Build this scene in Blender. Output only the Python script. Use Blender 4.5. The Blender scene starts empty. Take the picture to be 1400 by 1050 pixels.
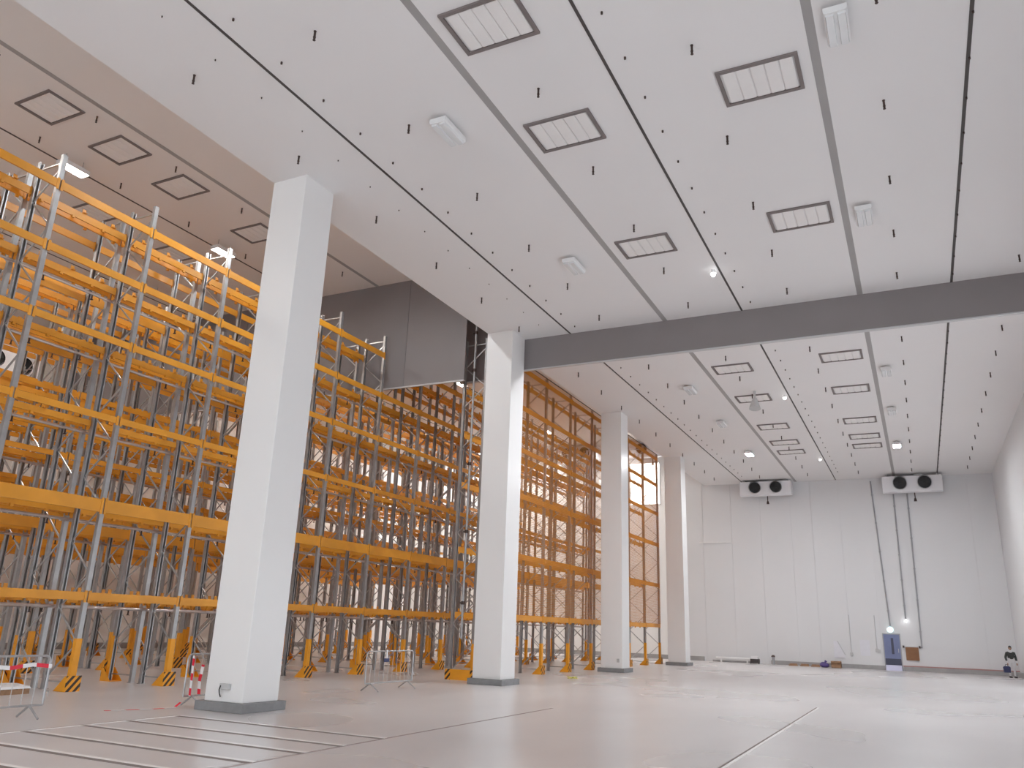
import bpy, bmesh, math, random
from mathutils import Vector, Matrix
random.seed(7)
sc = bpy.context.scene
C = sc.collection

# ------------------------------------------------------------------ camera
CAM_H = 1.9016
F_PX, YAW, PITCH, ROLL = 1094.4, -0.46676, 0.29357, 0.035415
fwd = Vector((math.sin(YAW)*math.cos(PITCH), math.cos(YAW)*math.cos(PITCH), math.sin(PITCH)))
rgt = Vector((math.cos(YAW), -math.sin(YAW), 0))
upv = rgt.cross(fwd)
r2 = math.cos(ROLL)*rgt + math.sin(ROLL)*upv
u2 = -math.sin(ROLL)*rgt + math.cos(ROLL)*upv
cam = bpy.data.cameras.new('camera')
cam.sensor_width = 36; cam.lens = 36*F_PX/1400; cam.clip_end = 300
camo = bpy.data.objects.new('camera', cam); C.objects.link(camo)
m = Matrix.Identity(4)
for i in range(3):
    m[i][0] = r2[i]; m[i][1] = u2[i]; m[i][2] = -fwd[i]
m[0][3], m[1][3], m[2][3] = 0, 0, CAM_H
camo.matrix_world = m
sc.camera = camo

# ------------------------------------------------------------------ world and exposure
w = bpy.data.worlds.new('world'); sc.world = w; w.use_nodes = True
bg = w.node_tree.nodes['Background']
bg.inputs[0].default_value = (0.90, 0.95, 1.0, 1); bg.inputs[1].default_value = 2.3   # overcast daylight at the open loading end
vs = sc.view_settings
vs.view_transform = 'Standard'; vs.look = 'None'; vs.gamma = 1; vs.use_curve_mapping = False
vs.exposure = 0.02
sc.cycles.diffuse_bounces = 7; sc.cycles.max_bounces = 12
sc.cycles.sample_clamp_indirect = 6.0
HALL_LAMP, AISLE_LAMP = 520.0, 165.0      # emission strength of the lit diffusers

# ------------------------------------------------------------------ measures (metres)
H = 12.56        # hall ceiling
HL = 16.0        # rack hall ceiling
YW = 60.27       # back wall
XR = 5.03        # right wall
XL = -40.0       # far left wall
YN = -14.0       # open loading end behind the viewer
CX0, CX1 = -13.806, -12.738
CW = CX1-CX0
COLY = [13.447, 25.195, 37.74, 49.336]
SEAMS = dict(A=-10.864, B=-7.213, C=-4.518, D=-0.773, E=1.838)

# ------------------------------------------------------------------ materials
MATS = {}
def mat(name, col, rough=0.5, metal=0.0, noise=0.0, nscale=6.0, emit=None, estr=0, bump=0.0, spec=0.5):
    if name in MATS: return MATS[name]
    mt = bpy.data.materials.new(name); mt.use_nodes = True
    nt = mt.node_tree; b = nt.nodes['Principled BSDF']
    b.inputs['Base Color'].default_value = (*col, 1)
    b.inputs['Roughness'].default_value = rough; b.inputs['Metallic'].default_value = metal
    b.inputs['Specular IOR Level'].default_value = spec
    if noise or bump:
        tc = nt.nodes.new('ShaderNodeTexCoord'); n = nt.nodes.new('ShaderNodeTexNoise')
        n.inputs['Scale'].default_value = nscale; n.inputs['Detail'].default_value = 4
        nt.links.new(tc.outputs['Object'], n.inputs['Vector'])
        if noise:
            r = nt.nodes.new('ShaderNodeValToRGB')
            r.color_ramp.elements[0].position = 0.3; r.color_ramp.elements[1].position = 0.7
            r.color_ramp.elements[0].color = (*[c*(1-noise) for c in col], 1)
            r.color_ramp.elements[1].color = (*[min(1, c*(1+noise*0.6)) for c in col], 1)
            nt.links.new(n.outputs['Fac'], r.inputs['Fac']); nt.links.new(r.outputs['Color'], b.inputs['Base Color'])
        if bump:
            bp = nt.nodes.new('ShaderNodeBump'); bp.inputs['Strength'].default_value = bump; bp.inputs['Distance'].default_value = 0.02
            nt.links.new(n.outputs['Fac'], bp.inputs['Height']); nt.links.new(bp.outputs['Normal'], b.inputs['Normal'])
    if emit:
        b.inputs['Emission Color'].default_value = (*emit, 1); b.inputs['Emission Strength'].default_value = estr
    MATS[name] = mt
    return mt
def stripes(name, c1, c2, freq, vec, rough=0.5):
    mt = bpy.data.materials.new(name); mt.use_nodes = True; nt = mt.node_tree; b = nt.nodes['Principled BSDF']
    tc = nt.nodes.new('ShaderNodeTexCoord'); d = nt.nodes.new('ShaderNodeVectorMath'); d.operation = 'DOT_PRODUCT'
    d.inputs[1].default_value = [v*freq for v in vec]
    fr = nt.nodes.new('ShaderNodeMath'); fr.operation = 'FRACT'
    gt = nt.nodes.new('ShaderNodeMath'); gt.operation = 'GREATER_THAN'; gt.inputs[1].default_value = 0.52
    mx = nt.nodes.new('ShaderNodeMix'); mx.data_type = 'RGBA'
    mx.inputs['A'].default_value = (*c1, 1); mx.inputs['B'].default_value = (*c2, 1)
    nt.links.new(tc.outputs['Object'], d.inputs[0]); nt.links.new(d.outputs['Value'], fr.inputs[0])
    nt.links.new(fr.outputs[0], gt.inputs[0]); nt.links.new(gt.outputs[0], mx.inputs['Factor'])
    nt.links.new(mx.outputs['Result'], b.inputs['Base Color']); b.inputs['Roughness'].default_value = rough
    MATS[name] = mt
    return mt
ORANGE = (0.74, 0.315, 0.026)
mat('orange_paint', ORANGE, 0.38, 0, 0.10, 1.3)
mat('orange_guard', (0.85, 0.36, 0.02), 0.42, 0, 0.08, 2)
mat('galvanised', (0.41, 0.405, 0.408), 0.38, 0.75, 0.14, 3)
mat('brace_steel', (0.48, 0.48, 0.49), 0.32, 0.8, 0.1, 4)
mat('ceiling_white', (0.80, 0.785, 0.785), 0.6, 0, 0.012, 0.3)
mat('rack_ceiling_white', (0.79, 0.75, 0.72), 0.7, 0, 0.012, 0.3)
mat('wall_white', (0.72, 0.722, 0.735), 0.45, 0, 0.012, 0.4)
mat('rack_wall_brightened', (0.86, 0.855, 0.845), 0.5, 0, 0.012, 0.4)  # wall white lightened so the rack hall walls look strongly lit
mat('column_white', (0.84, 0.835, 0.83), 0.28, 0, 0.01, 0.5)
mat('plinth_concrete', (0.25, 0.25, 0.255), 0.7, 0, 0.12, 5, bump=0.15)
mat('kerb_concrete', (0.36, 0.35, 0.35), 0.7, 0, 0.1, 3)
mat('kerb_red', (0.42, 0.22, 0.21), 0.7, 0, 0.1, 3)
mat('curtain_grey', (0.245, 0.222, 0.225), 0.6, 0, 0.05, 0.6)
mat('trim_grey', (0.55, 0.55, 0.56), 0.4, 0.3, 0.03, 2)
mat('band_grey', (0.36, 0.345, 0.34), 0.5, 0, 0.04, 1)
mat('seam_dark', (0.07, 0.06, 0.058), 0.6, 0, 0.05, 2)
mat('hatch_frame', (0.20, 0.17, 0.165), 0.6, 0, 0.05, 3)
mat('hatch_slat', (0.82, 0.80, 0.79), 0.4, 0, 0.02, 2)
mat('lamp_body', (0.80, 0.80, 0.80), 0.35, 0, 0.02, 3)
mat('lamp_off', (0.78, 0.79, 0.80), 0.25, 0, 0.02, 3)
mat('lamp_lit_hall', (1, 1, 1), 0.4, emit=(0.96, 0.98, 1.0), estr=HALL_LAMP)
mat('lamp_lit_front', (1, 1, 1), 0.4, emit=(0.90, 0.96, 1.0), estr=AISLE_LAMP*1.6)  # cool lamps added unseen over the front aisle to brighten its floor
mat('lamp_lit_end', (1, 1, 1), 0.4, emit=(1.0, 0.97, 0.93), estr=AISLE_LAMP*2.6)  # end-wall lamps, most of them added to brighten the far rack wall
mat('lamp_lit_aisle', (1, 1, 1), 0.4, emit=(1.0, 0.93, 0.85), estr=AISLE_LAMP)
mat('spot_lit', (1, 1, 1), 0.4, emit=(1, 1, 1), estr=10)
mat('window_light', (1, 1, 1), 0.4, emit=(1, 0.99, 0.97), estr=4.5)
mat('exit_lit', (0.8, 1, 0.95), 0.4, emit=(0.55, 0.95, 1.0), estr=5)
mat('head_dark', (0.07, 0.045, 0.04), 0.45, 0.5, 0.1, 10)
mat('cooler_white', (0.80, 0.80, 0.83), 0.35, 0, 0.02, 2)
mat('fan_black', (0.012, 0.012, 0.014), 0.5, 0, 0.1, 8)
mat('conduit_grey', (0.38, 0.38, 0.40), 0.5, 0.3, 0.05, 2)
mat('door_blue', (0.17, 0.20, 0.36), 0.35, 0, 0.12, 1.2)
mat('door_dark', (0.055, 0.06, 0.10), 0.45, 0, 0.1, 2)
mat('door_light_sill', (0.72, 0.72, 0.92), 0.35, 0, 0.04, 2)  # lilac sill plate, painted for the strip of light under the door
mat('cardboard', (0.27, 0.135, 0.07), 0.8, 0, 0.1, 4)
mat('paper', (0.74, 0.74, 0.79), 0.6, 0, 0.03, 4)
mat('wood', (0.36, 0.21, 0.12), 0.75, 0, 0.25, 6)
mat('sheet_white', (0.86, 0.85, 0.86), 0.35, 0, 0.03, 3)
mat('pipe_zinc', (0.55, 0.50, 0.48), 0.3, 0.7, 0.1, 5)
mat('net_orange', (0.62, 0.24, 0.03), 0.7, 0, 0.1, 1)
mat('cable_black', (0.02, 0.02, 0.02), 0.5, 0, 0.1, 10)
mat('box_grey', (0.55, 0.55, 0.55), 0.5, 0, 0.05, 8)
mat('purple', (0.09, 0.06, 0.22), 0.6, 0, 0.1, 8)
mat('yellow_scrap', (0.75, 0.70, 0.15), 0.6, 0, 0.1, 8)
mat('skin', (0.40, 0.24, 0.17), 0.5, 0, 0.05, 8)
mat('hair', (0.03, 0.025, 0.022), 0.6, 0, 0.1, 20)
mat('jacket', (0.045, 0.048, 0.045), 0.75, 0, 0.15, 10)
mat('overall_white', (0.72, 0.71, 0.72), 0.7, 0, 0.05, 8)
mat('bag_blue', (0.04, 0.05, 0.13), 0.6, 0, 0.1, 8)
mat('shoe_dark', (0.05, 0.04, 0.04), 0.6, 0, 0.1, 8)
mat('joint_light', (0.86, 0.84, 0.83), 0.35, 0.1, 0.05, 3)
mat('joint_dark', (0.19, 0.155, 0.145), 0.7, 0, 0.1, 6)
mat('sealant', (0.30, 0.25, 0.24), 0.7, 0, 0.1, 6)
stripes('hazard', (0.85, 0.36, 0.02), (0.03, 0.018, 0.014), 7.0, (0, -0.75, 0.66), 0.45)
stripes('hazard_end', (0.85, 0.36, 0.02), (0.03, 0.018, 0.014), 7.0, (-0.75, 0, 0.66), 0.45)
stripes('tape_y', (0.85, 0.84, 0.85), (0.75, 0.02, 0.05), 2.0, (0, 1, 0.1), 0.35)
stripes('tape_z', (0.85, 0.84, 0.85), (0.75, 0.02, 0.05), 3.3, (0.1, 0.1, 1), 0.35)
def floor_material():
    mt = bpy.data.materials.new('polished_concrete'); mt.use_nodes = True; nt = mt.node_tree; b = nt.nodes['Principled BSDF']
    tc = nt.nodes.new('ShaderNodeTexCoord')
    def nz(s, d, sc3=(1, 1, 1)):
        mp = nt.nodes.new('ShaderNodeMapping'); mp.inputs['Scale'].default_value = sc3
        n = nt.nodes.new('ShaderNodeTexNoise'); n.inputs['Scale'].default_value = s; n.inputs['Detail'].default_value = d
        nt.links.new(tc.outputs['Object'], mp.inputs['Vector']); nt.links.new(mp.outputs['Vector'], n.inputs['Vector']); return n
    n1 = nz(0.16, 1.5); n2 = nz(0.45, 2, (1.2, 0.6, 1))
    mx = nt.nodes.new('ShaderNodeMath'); mx.operation = 'ADD'
    nt.links.new(n1.outputs['Fac'], mx.inputs[0]); nt.links.new(n2.outputs['Fac'], mx.inputs[1])
    r = nt.nodes.new('ShaderNodeValToRGB')
    r.color_ramp.elements[0].position = 0.3; r.color_ramp.elements[1].position = 0.7; r.color_ramp.interpolation = 'EASE'
    r.color_ramp.elements[0].color = (0.555, 0.532, 0.533, 1); r.color_ramp.elements[1].color = (0.625, 0.605, 0.606, 1)
    hf = nt.nodes.new('ShaderNodeMath'); hf.operation = 'MULTIPLY'; hf.inputs[1].default_value = 0.5
    nt.links.new(mx.outputs[0], hf.inputs[0]); nt.links.new(hf.outputs[0], r.inputs['Fac']); nt.links.new(r.outputs['Color'], b.inputs['Base Color'])
    rr = nt.nodes.new('ShaderNodeMapRange'); rr.inputs[1].default_value = 0.2; rr.inputs[2].default_value = 0.8
    rr.inputs[3].default_value = 0.26; rr.inputs[4].default_value = 0.30
    nt.links.new(n1.outputs['Fac'], rr.inputs[0]); nt.links.new(rr.outputs[0], b.inputs['Roughness'])
    b.inputs['Specular IOR Level'].default_value = 0.55
    MATS['floor'] = mt
floor_material()

# ------------------------------------------------------------------ mesh helpers
class MB:
    def __init__(s): s.v = []; s.f = []; s.mi = []
    def quadbox(s, P, mi=0):
        n = len(s.v); s.v += [tuple(p) for p in P]
        for q in ((0, 3, 2, 1), (4, 5, 6, 7), (0, 1, 5, 4), (1, 2, 6, 5), (2, 3, 7, 6), (3, 0, 4, 7)):
            s.f.append(tuple(n+i for i in q)); s.mi.append(mi)
        return s
    def box(s, x0, x1, y0, y1, z0, z1, mi=0):
        return s.quadbox([(x0, y0, z0), (x1, y0, z0), (x1, y1, z0), (x0, y1, z0), (x0, y0, z1), (x1, y0, z1), (x1, y1, z1), (x0, y1, z1)], mi)
    def bar(s, a, b, wd, th, mi=0, up=(0, 0, 1)):
        a = Vector(a); b = Vector(b); d = (b-a).normalized(); u = Vector(up)
        if abs(d.dot(u)) > 0.98: u = Vector((1, 0, 0))
        sx = d.cross(u).normalized()*wd/2; sy = sx.cross(d).normalized()*th/2
        return s.quadbox([a-sx-sy, a+sx-sy, a+sx+sy, a-sx+sy, b-sx-sy, b+sx-sy, b+sx+sy, b-sx+sy], mi)
    def tube(s, a, b, r, n=10, mi=0, r2=None, cap=True):
        a = Vector(a); b = Vector(b); d = (b-a).normalized(); u = Vector((0, 0, 1)) if abs(d.z) < 0.9 else Vector((1, 0, 0))
        p = d.cross(u).normalized(); q = d.cross(p); k = len(s.v); r2 = r if r2 is None else r2
        for c, rr in ((a, r), (b, r2)):
            for i in range(n):
                t = 2*math.pi*i/n; s.v.append(tuple(c+p*math.cos(t)*rr+q*math.sin(t)*rr))
        for i in range(n):
            j = (i+1) % n; s.f.append((k+i, k+j, k+n+j, k+n+i)); s.mi.append(mi)
        if cap:
            s.f.append(tuple(k+i for i in reversed(range(n)))); s.mi.append(mi)
            s.f.append(tuple(k+n+i for i in range(n))); s.mi.append(mi)
        return s
    def prism(s, poly, axis, a0, a1, mi=0):
        # poly in the two other axes, extruded along axis
        k = len(s.v); n = len(poly)
        for a in (a0, a1):
            for p in poly:
                if axis == 0: s.v.append((a, p[0], p[1]))
                elif axis == 1: s.v.append((p[0], a, p[1]))
                else: s.v.append((p[0], p[1], a))
        for i in range(n):
            j = (i+1) % n; s.f.append((k+i, k+j, k+n+j, k+n+i)); s.mi.append(mi)
        s.f.append(tuple(k+i for i in reversed(range(n)))); s.mi.append(mi)
        s.f.append(tuple(k+n+i for i in range(n))); s.mi.append(mi)
        return s
    def path(s, pts, r, n=8, mi=0):
        for a, b in zip(pts, pts[1:]): s.tube(a, b, r, n, mi)
        return s
    def mesh(s, name, *ms, smooth=False):
        me = bpy.data.meshes.new(name); me.from_pydata(s.v, [], s.f)
        for q in ms: me.materials.append(MATS[q])
        if len(ms) > 1: me.polygons.foreach_set('material_index', s.mi)
        bm = bmesh.new(); bm.from_mesh(me); bmesh.ops.recalc_face_normals(bm, faces=bm.faces); bm.to_mesh(me); bm.free()
        if smooth: me.polygons.foreach_set('use_smooth', [True]*len(me.polygons))
        me.update(); return me
def put(name, me, parent=None, loc=(0, 0, 0), rz=0.0):
    o = bpy.data.objects.new(name, me); C.objects.link(o); o.location = loc
    if rz: o.rotation_euler = (0, 0, rz)
    if parent: o.parent = parent
    return o
def tag(o, label=None, cat=None, group=None, kind=None):
    if label: o['label'] = label
    if cat: o['category'] = cat
    if group: o['group'] = group
    if kind: o['kind'] = kind
    return o
def empty(name, loc=(0, 0, 0), rz=0.0):
    o = bpy.data.objects.new(name, None); C.objects.link(o); o.location = loc; o.rotation_euler = (0, 0, rz); o.empty_display_size = 0.2
    return o
def bevel(o, wd=0.01, seg=2):
    md = o.modifiers.new('bevel', 'BEVEL'); md.width = wd; md.segments = seg; md.limit_method = 'ANGLE'
    return o
def struct(name, me, label=None, cat=None, parent=None):
    o = put(name, me, parent)
    if parent is None: tag(o, label, cat, kind='structure')
    return o

# ================================================================== THE SETTING
fl = struct('floor', MB().box(XL, XR, YN, YW, -0.3, 0).mesh('floor', 'floor'), 'polished pale concrete warehouse floor with joint lines', 'floor')
def joint(x0, y0, x1, y1, along):
    lt, dk, t = (0.09, 0.11, 0.006) if along == 'x' else (0.05, 0.045, 0.006)
    b = MB()
    if along == 'x':
        b.box(x0, x1, y0, y0+lt, -0.01, t, 0); b.box(x0, x1, y0-dk, y0, -0.01, t*0.5, 1)
    else:
        b.box(x0, x0+lt, y0, y1, -0.01, t, 0); b.box(x0-dk, x0, y0, y1, -0.01, t*0.5, 1)
    put('floor_joint', b.mesh('floor_joint', 'joint_light', 'joint_dark'), fl)
for yy, xa, xb in ((6.1, -13.27, -8.4), (7.12, -13.27, -8.4), (8.15, -13.27, -8.4), (9.2, -13.27, -8.4), (10.28, -13.27, -8.4), (11.2, -13.27, -8.4), (12.32, -13.27, -8.4)):
    joint(xa, yy, xb, yy, 'x')
joint(-13.3, 2.0, -13.3, 12.35, 'y')
put('floor_joint', MB().box(-8.42, -8.36, 2, 19.5, -0.01, 0.002).mesh('floor_joint', 'sealant'), fl)
joint(-2.88, 6.0, -2.88, 25.5, 'y')

# hall ceiling: panels between the seams, grey bands and dark seam profiles as children
ce = struct('ceiling', MB().box(CX0+0.15, XR, YN, YW, H+0.02, H+0.30).mesh('ceiling', 'ceiling_white'), 'pale insulated panel ceiling over the open hall', 'ceiling')
xs = [CX0] + [SEAMS[k] for k in 'ABCDE'] + [XR]
gap = {SEAMS['A']: 0.03, SEAMS['B']: 0.085, SEAMS['C']: 0.03, SEAMS['D']: 0.085, SEAMS['E']: 0.035}
for a, b in zip(xs, xs[1:]):
    put('ceiling_panel', MB().box(a+gap.get(a, 0), b-gap.get(b, 0), YN, YW, H, H+0.03).mesh('ceiling_panel', 'ceiling_white'), ce)
for k, x in SEAMS.items():
    if k in 'BD': put('seam_band', MB().box(x-0.085, x+0.085, YN, YW, H-0.004, H+0.025).mesh('seam_band', 'band_grey'), ce)
    else: put('seam_profile', MB().box(x-gap[x], x+gap[x], YN, YW, H-0.012, H+0.025).mesh('seam_profile', 'seam_dark'), ce)
fx = MB()
for x in (SEAMS['A']+0.45, SEAMS['C']+0.41, SEAMS['E']+0.02):
    for k in range(38):
        y = 8.6+1.31*k
        if y < YW-1 and abs(y-26.3) > 0.3: fx.tube((x, y, H-0.05), (x, y, H), 0.022, 6)
for k in range(14): fx.tube((-11.6, 8.0+1.31*k, H-0.03), (-11.6, 8.0+1.31*k, H), 0.014, 6)
tag(put('panel_fixing', fx.mesh('panel_fixing', 'head_dark'), ce), kind='stuff')
# rack hall ceiling
cl = struct('ceiling.001', MB().box(XL, CX0, YN, YW, HL+0.02, HL+0.3).mesh('ceiling', 'rack_ceiling_white'), 'higher ceiling over the pallet racks', 'ceiling')
xs2 = [XL, -30.9, -27.1, -23.9, -20.05, CX0]
for a, b in zip(xs2, xs2[1:]):
    put('ceiling_panel', MB().box(a+(0.03 if a > XL else 0), b-(0.03 if b < CX0 else 0), YN, YW, HL, HL+0.03).mesh('ceiling_panel', 'rack_ceiling_white'), cl)
for x in xs2[1:-1]:
    wide = x in (-20.05, -27.1)
    put('seam_band' if wide else 'seam_profile', MB().box(x-(0.08 if wide else 0.035), x+(0.08 if wide else 0.035), YN, YW, HL-0.008, HL+0.025).mesh('seam', 'band_grey' if wide else 'seam_dark'), cl)
struct('wall_upper', MB().box(CX0, CX0+0.15, YN, YW, H+0.025, HL+0.02).mesh('wall_upper', 'wall_white'), 'upper wall step between hall ceiling and rack ceiling', 'wall')
# walls
wb = struct('wall_back', MB().box(XL, XR+0.2, YW+0.03, YW+0.3, 0, HL+0.3).mesh('wall_back', 'wall_white'), 'pale panelled back wall at the far end of the hall', 'wall')
px = [XL, -33, -26, -20, -16.1, -14.0, -11.9, -9.8, -7.7, -6.3, -4.42, -2.55, -0.45, 1.66, 3.5, XR]
pmesh = {}
for a, b in zip(px, px[1:]):
    put('wall_panel', MB().box(a+0.012, b-0.012, YW, YW+0.04, 0, HL if b < -13 else H+0.02).mesh('wall_panel', 'rack_wall_brightened' if b < -16 else 'wall_white'), wb)
wrb = MB(); ASSUMED_DOCKS = [(2.0, 7.0), (11.5, 16.5), (21.0, 26.0), (29.5, 36.5), (38.5, 46.0)]; DZ = 5.2   # assumed loading docks out of view, sized to let fill daylight in
wrb.box(XR, XR+0.2, YN, YW+0.03, DZ, H+0.3)
ye = [YN] + [v for d in ASSUMED_DOCKS for v in d] + [YW+0.03]
for a, b in zip(ye[::2], ye[1::2]): wrb.box(XR, XR+0.2, a, b, 0, DZ)
wr = struct('wall_right', wrb.mesh('wall_right', 'wall_white'), 'pale panel wall along the right side of the hall', 'wall')
struct('wall_left', MB().box(XL-0.2, XL, YN, YW, 0, HL+0.3).mesh('wall_left', 'rack_wall_brightened'), 'pale wall behind the pallet racks', 'wall')
struct('wall_near', MB().box(XL, -25, YN-0.2, YN, 0, 9).box(XL, CX0, YN-0.2, YN, 9, HL+0.3).mesh('wall_near', 'wall_white'), 'near end wall of the rack hall with an added daylight opening', 'wall')  # opening made in this unseen wall to brighten the left floor
# kerbs
b1 = struct('baseboard_back', MB().box(-9.6, -2.45, YW-0.16, YW, 0, 0.26).box(-13.6, -10.6, YW-0.12, YW, 0.0, 0.12).mesh('baseboard_back', 'kerb_concrete'), 'grey concrete kerb along the foot of the back wall', 'kerb')
b2 = struct('baseboard_back.001', MB().box(-1.35, XR, YW-0.18, YW, 0, 0.27).mesh('baseboard', 'kerb_concrete'), 'kerb with a reddish top right of the blue door', 'kerb')
put('kerb_cap', MB().box(-1.37, XR, YW-0.19, YW, 0.27, 0.33).mesh('kerb_cap', 'kerb_red'), b2)
struct('baseboard_left', MB().box(XL, XL+0.15, YN, YW, 0, 0.3).mesh('baseboard_left', 'kerb_concrete'), 'grey kerb at the foot of the wall behind the racks', 'kerb')
struct('baseboard_back.002', MB().box(XL, -14.2, YW-0.16, YW, 0, 0.3).mesh('baseboard', 'kerb_concrete'), 'grey kerb behind the far end of the racks', 'kerb')
struct('baseboard_right', MB().box(XR-0.16, XR, 45.2, YW-0.2, 0, 0.27).mesh('baseboard_right', 'kerb_concrete'), 'grey kerb along the right wall', 'kerb')

e = tag(empty('window_1', (-18.4, YW, 0)), 'bright daylit window high behind the farthest rack bays', 'window', None, 'structure')
put('pane', MB().box(-1.15, -0.02, -0.02, 0.0, 11.3, 14.5).mesh('pane', 'window_light'), e)
put('pane', MB().box(0.02, 1.15, -0.02, 0.0, 11.3, 14.5).mesh('pane', 'window_light'), e)
put('window_frame', MB().box(-1.2, -1.15, -0.05, 0, 11.25, 14.55).box(1.15, 1.2, -0.05, 0, 11.25, 14.55).box(-1.2, 1.2, -0.05, 0, 11.25, 11.3).box(-1.2, 1.2, -0.05, 0, 14.5, 14.55).box(-0.02, 0.02, -0.05, 0, 11.3, 14.5).mesh('window_frame', 'wall_white'), e)
# columns
ph, pl = 0.185, 0.129
shaft = MB().box(0, CW, 0, CW, ph, H+0.01).mesh('shaft', 'column_white')
plinth = MB().box(-pl, CW+pl, -pl, CW+pl, 0, ph).mesh('plinth', 'plinth_concrete')
clab = ['nearest and tallest white square column on a grey plinth', 'white square column at the left end of the grey curtain beam',
        'third white square column, in front of the netted rack', 'farthest white square column, nearest the back wall']
for y, l in zip(COLY, clab):
    e = tag(empty('column', (CX0, y, 0)), l, 'column', 'white columns in a row', 'structure')
    bevel(put('shaft', shaft, e), 0.012); bevel(put('plinth', plinth, e), 0.012)

# ================================================================== RACKS
PW, PD, PH = 0.125, 0.10, 13.3
def post_mesh(h):
    t, lp = 0.012, 0.03
    w2 = PW/2
    poly = [(0, -w2), (0, w2), (-PD, w2), (-PD, w2-lp), (-PD+t, w2-lp), (-PD+t, w2-t), (-t, w2-t), (-t, -w2+t), (-PD+t, -w2+t), (-PD+t, -w2+lp), (-PD, -w2+lp), (-PD, -w2)]
    b = MB().prism(poly, 2, 0.0, h); b.box(-PD-0.02, 0.02, -w2-0.03, w2+0.03, 0, 0.012)
    return b.mesh('post', 'galvanised')
POST = post_mesh(PH); POSTB = post_mesh(13.0)
# yellow post protector sleeve, open to the rear
def sleeve_mesh(h):
    t = 0.014; w2 = PW/2+0.018
    poly = [(t+0.004, -w2), (t+0.004, w2), (-PD, w2), (-PD, w2-t), (0.004, w2-t), (0.004, -w2+t), (-PD, -w2+t), (-PD, -w2)]
    return MB().prism(poly, 2, 0.02, h).mesh('post_sleeve', 'orange_guard')
SLEEVE = sleeve_mesh(1.24)
def guard_mesh():
    b = MB(); g = 0.20
    b.box(0.06, 0.075, -g, g, 0, 0.37, 1)
    for s in (-1, 1):
        b.prism([(0.06, 0.0), (0.06, 0.37), (0.0, 0.36), (-0.36, 0.0)], 1, s*g-(0.012 if s > 0 else 0), s*g+(0.012 if s < 0 else 0), 0)
    b.box(-0.36, 0.06, -g, g, 0, 0.012, 0)
    return b.mesh('foot_guard', 'orange_guard', 'hazard')
GUARD = guard_mesh()
DEPTH = 1.05
def zig(h):
    segs = []
    segs.append((-PD*0.5, 0.2, -DEPTH+PD*0.5, 0.2))
    z = 0.28; side = 1; n = 15; dz = (h-0.35-z)/n
    for i in range(n):
        a, b_ = (-DEPTH+PD*0.5, -PD*0.5) if side > 0 else (-PD*0.5, -DEPTH+PD*0.5)
        segs.append((a, z, b_, z+dz)); z += dz; side = -side
    segs.append((-PD*0.5, h-0.22, -DEPTH+PD*0.5, h-0.22))
    return segs
def brace_meshes(h):
    d = {}
    for s in zig(h):
        L = math.hypot(s[2]-s[0], s[3]-s[1]); key = (round(s[2]-s[0], 3), round(s[3]-s[1], 3))
        if key not in d:
            d[key] = MB().bar((0, 0, 0), (s[2]-s[0], 0, s[3]-s[1]), 0.036, 0.036, up=(0, 1, 0)).mesh('brace', 'brace_steel')
    return d
BR, BRB = brace_meshes(PH), brace_meshes(13.0)
def joined_bracing(h):
    b = MB()
    for s in zig(h): b.bar((s[0], 0, s[1]), (s[2], 0, s[3]), 0.036, 0.036, up=(0, 1, 0))
    return b.mesh('frame_bracing', 'brace_steel')
JBR = joined_bracing(PH)
BEAMS = {}
def beam_mesh(L, hh, stops):
    key = (round(L, 3), hh, stops)
    if key in BEAMS: return BEAMS[key]
    b = MB(); l2 = L/2; t = 0.05
    # stepped box beam: web with a ledge at the top rear
    b.prism([(0, -hh), (0, 0), (-t*0.55, 0), (-t*0.55, -0.028), (-t, -0.028), (-t, -hh)], 1, -l2, l2)
    for s in (-1, 1): b.box(-0.012, 0.010, s*l2-(0.02 if s > 0 else 0.05), s*l2+(0.05 if s > 0 else 0.02), -hh-0.05, 0.04)
    if stops:
        for k in range(3):
            y = -l2+L*(k+0.5)/3
            b.box(-0.012, 0.008, y-0.05, y+0.05, -hh*0.9, 0.13)
            b.box(-0.10, 0.008, y-0.05, y+0.05, 0.0, 0.018)
            b.box(-0.09, -0.03, y+0.28, y+0.36, -hh-0.06, -hh+0.01)
    me = b.mesh('beam', 'orange_paint'); BEAMS[key] = me
    return me
LEVELS = [(2.36, 0.20), (4.71, 0.33), (6.92, 0.17), (9.02, 0.18), (10.83, 0.20), (12.55, 0.22)]
LEVELS_B = [(2.34, 0.21), (4.75, 0.22), (7.25, 0.22), (9.2, 0.20), (11.05, 0.20), (12.78, 0.20)]
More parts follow.
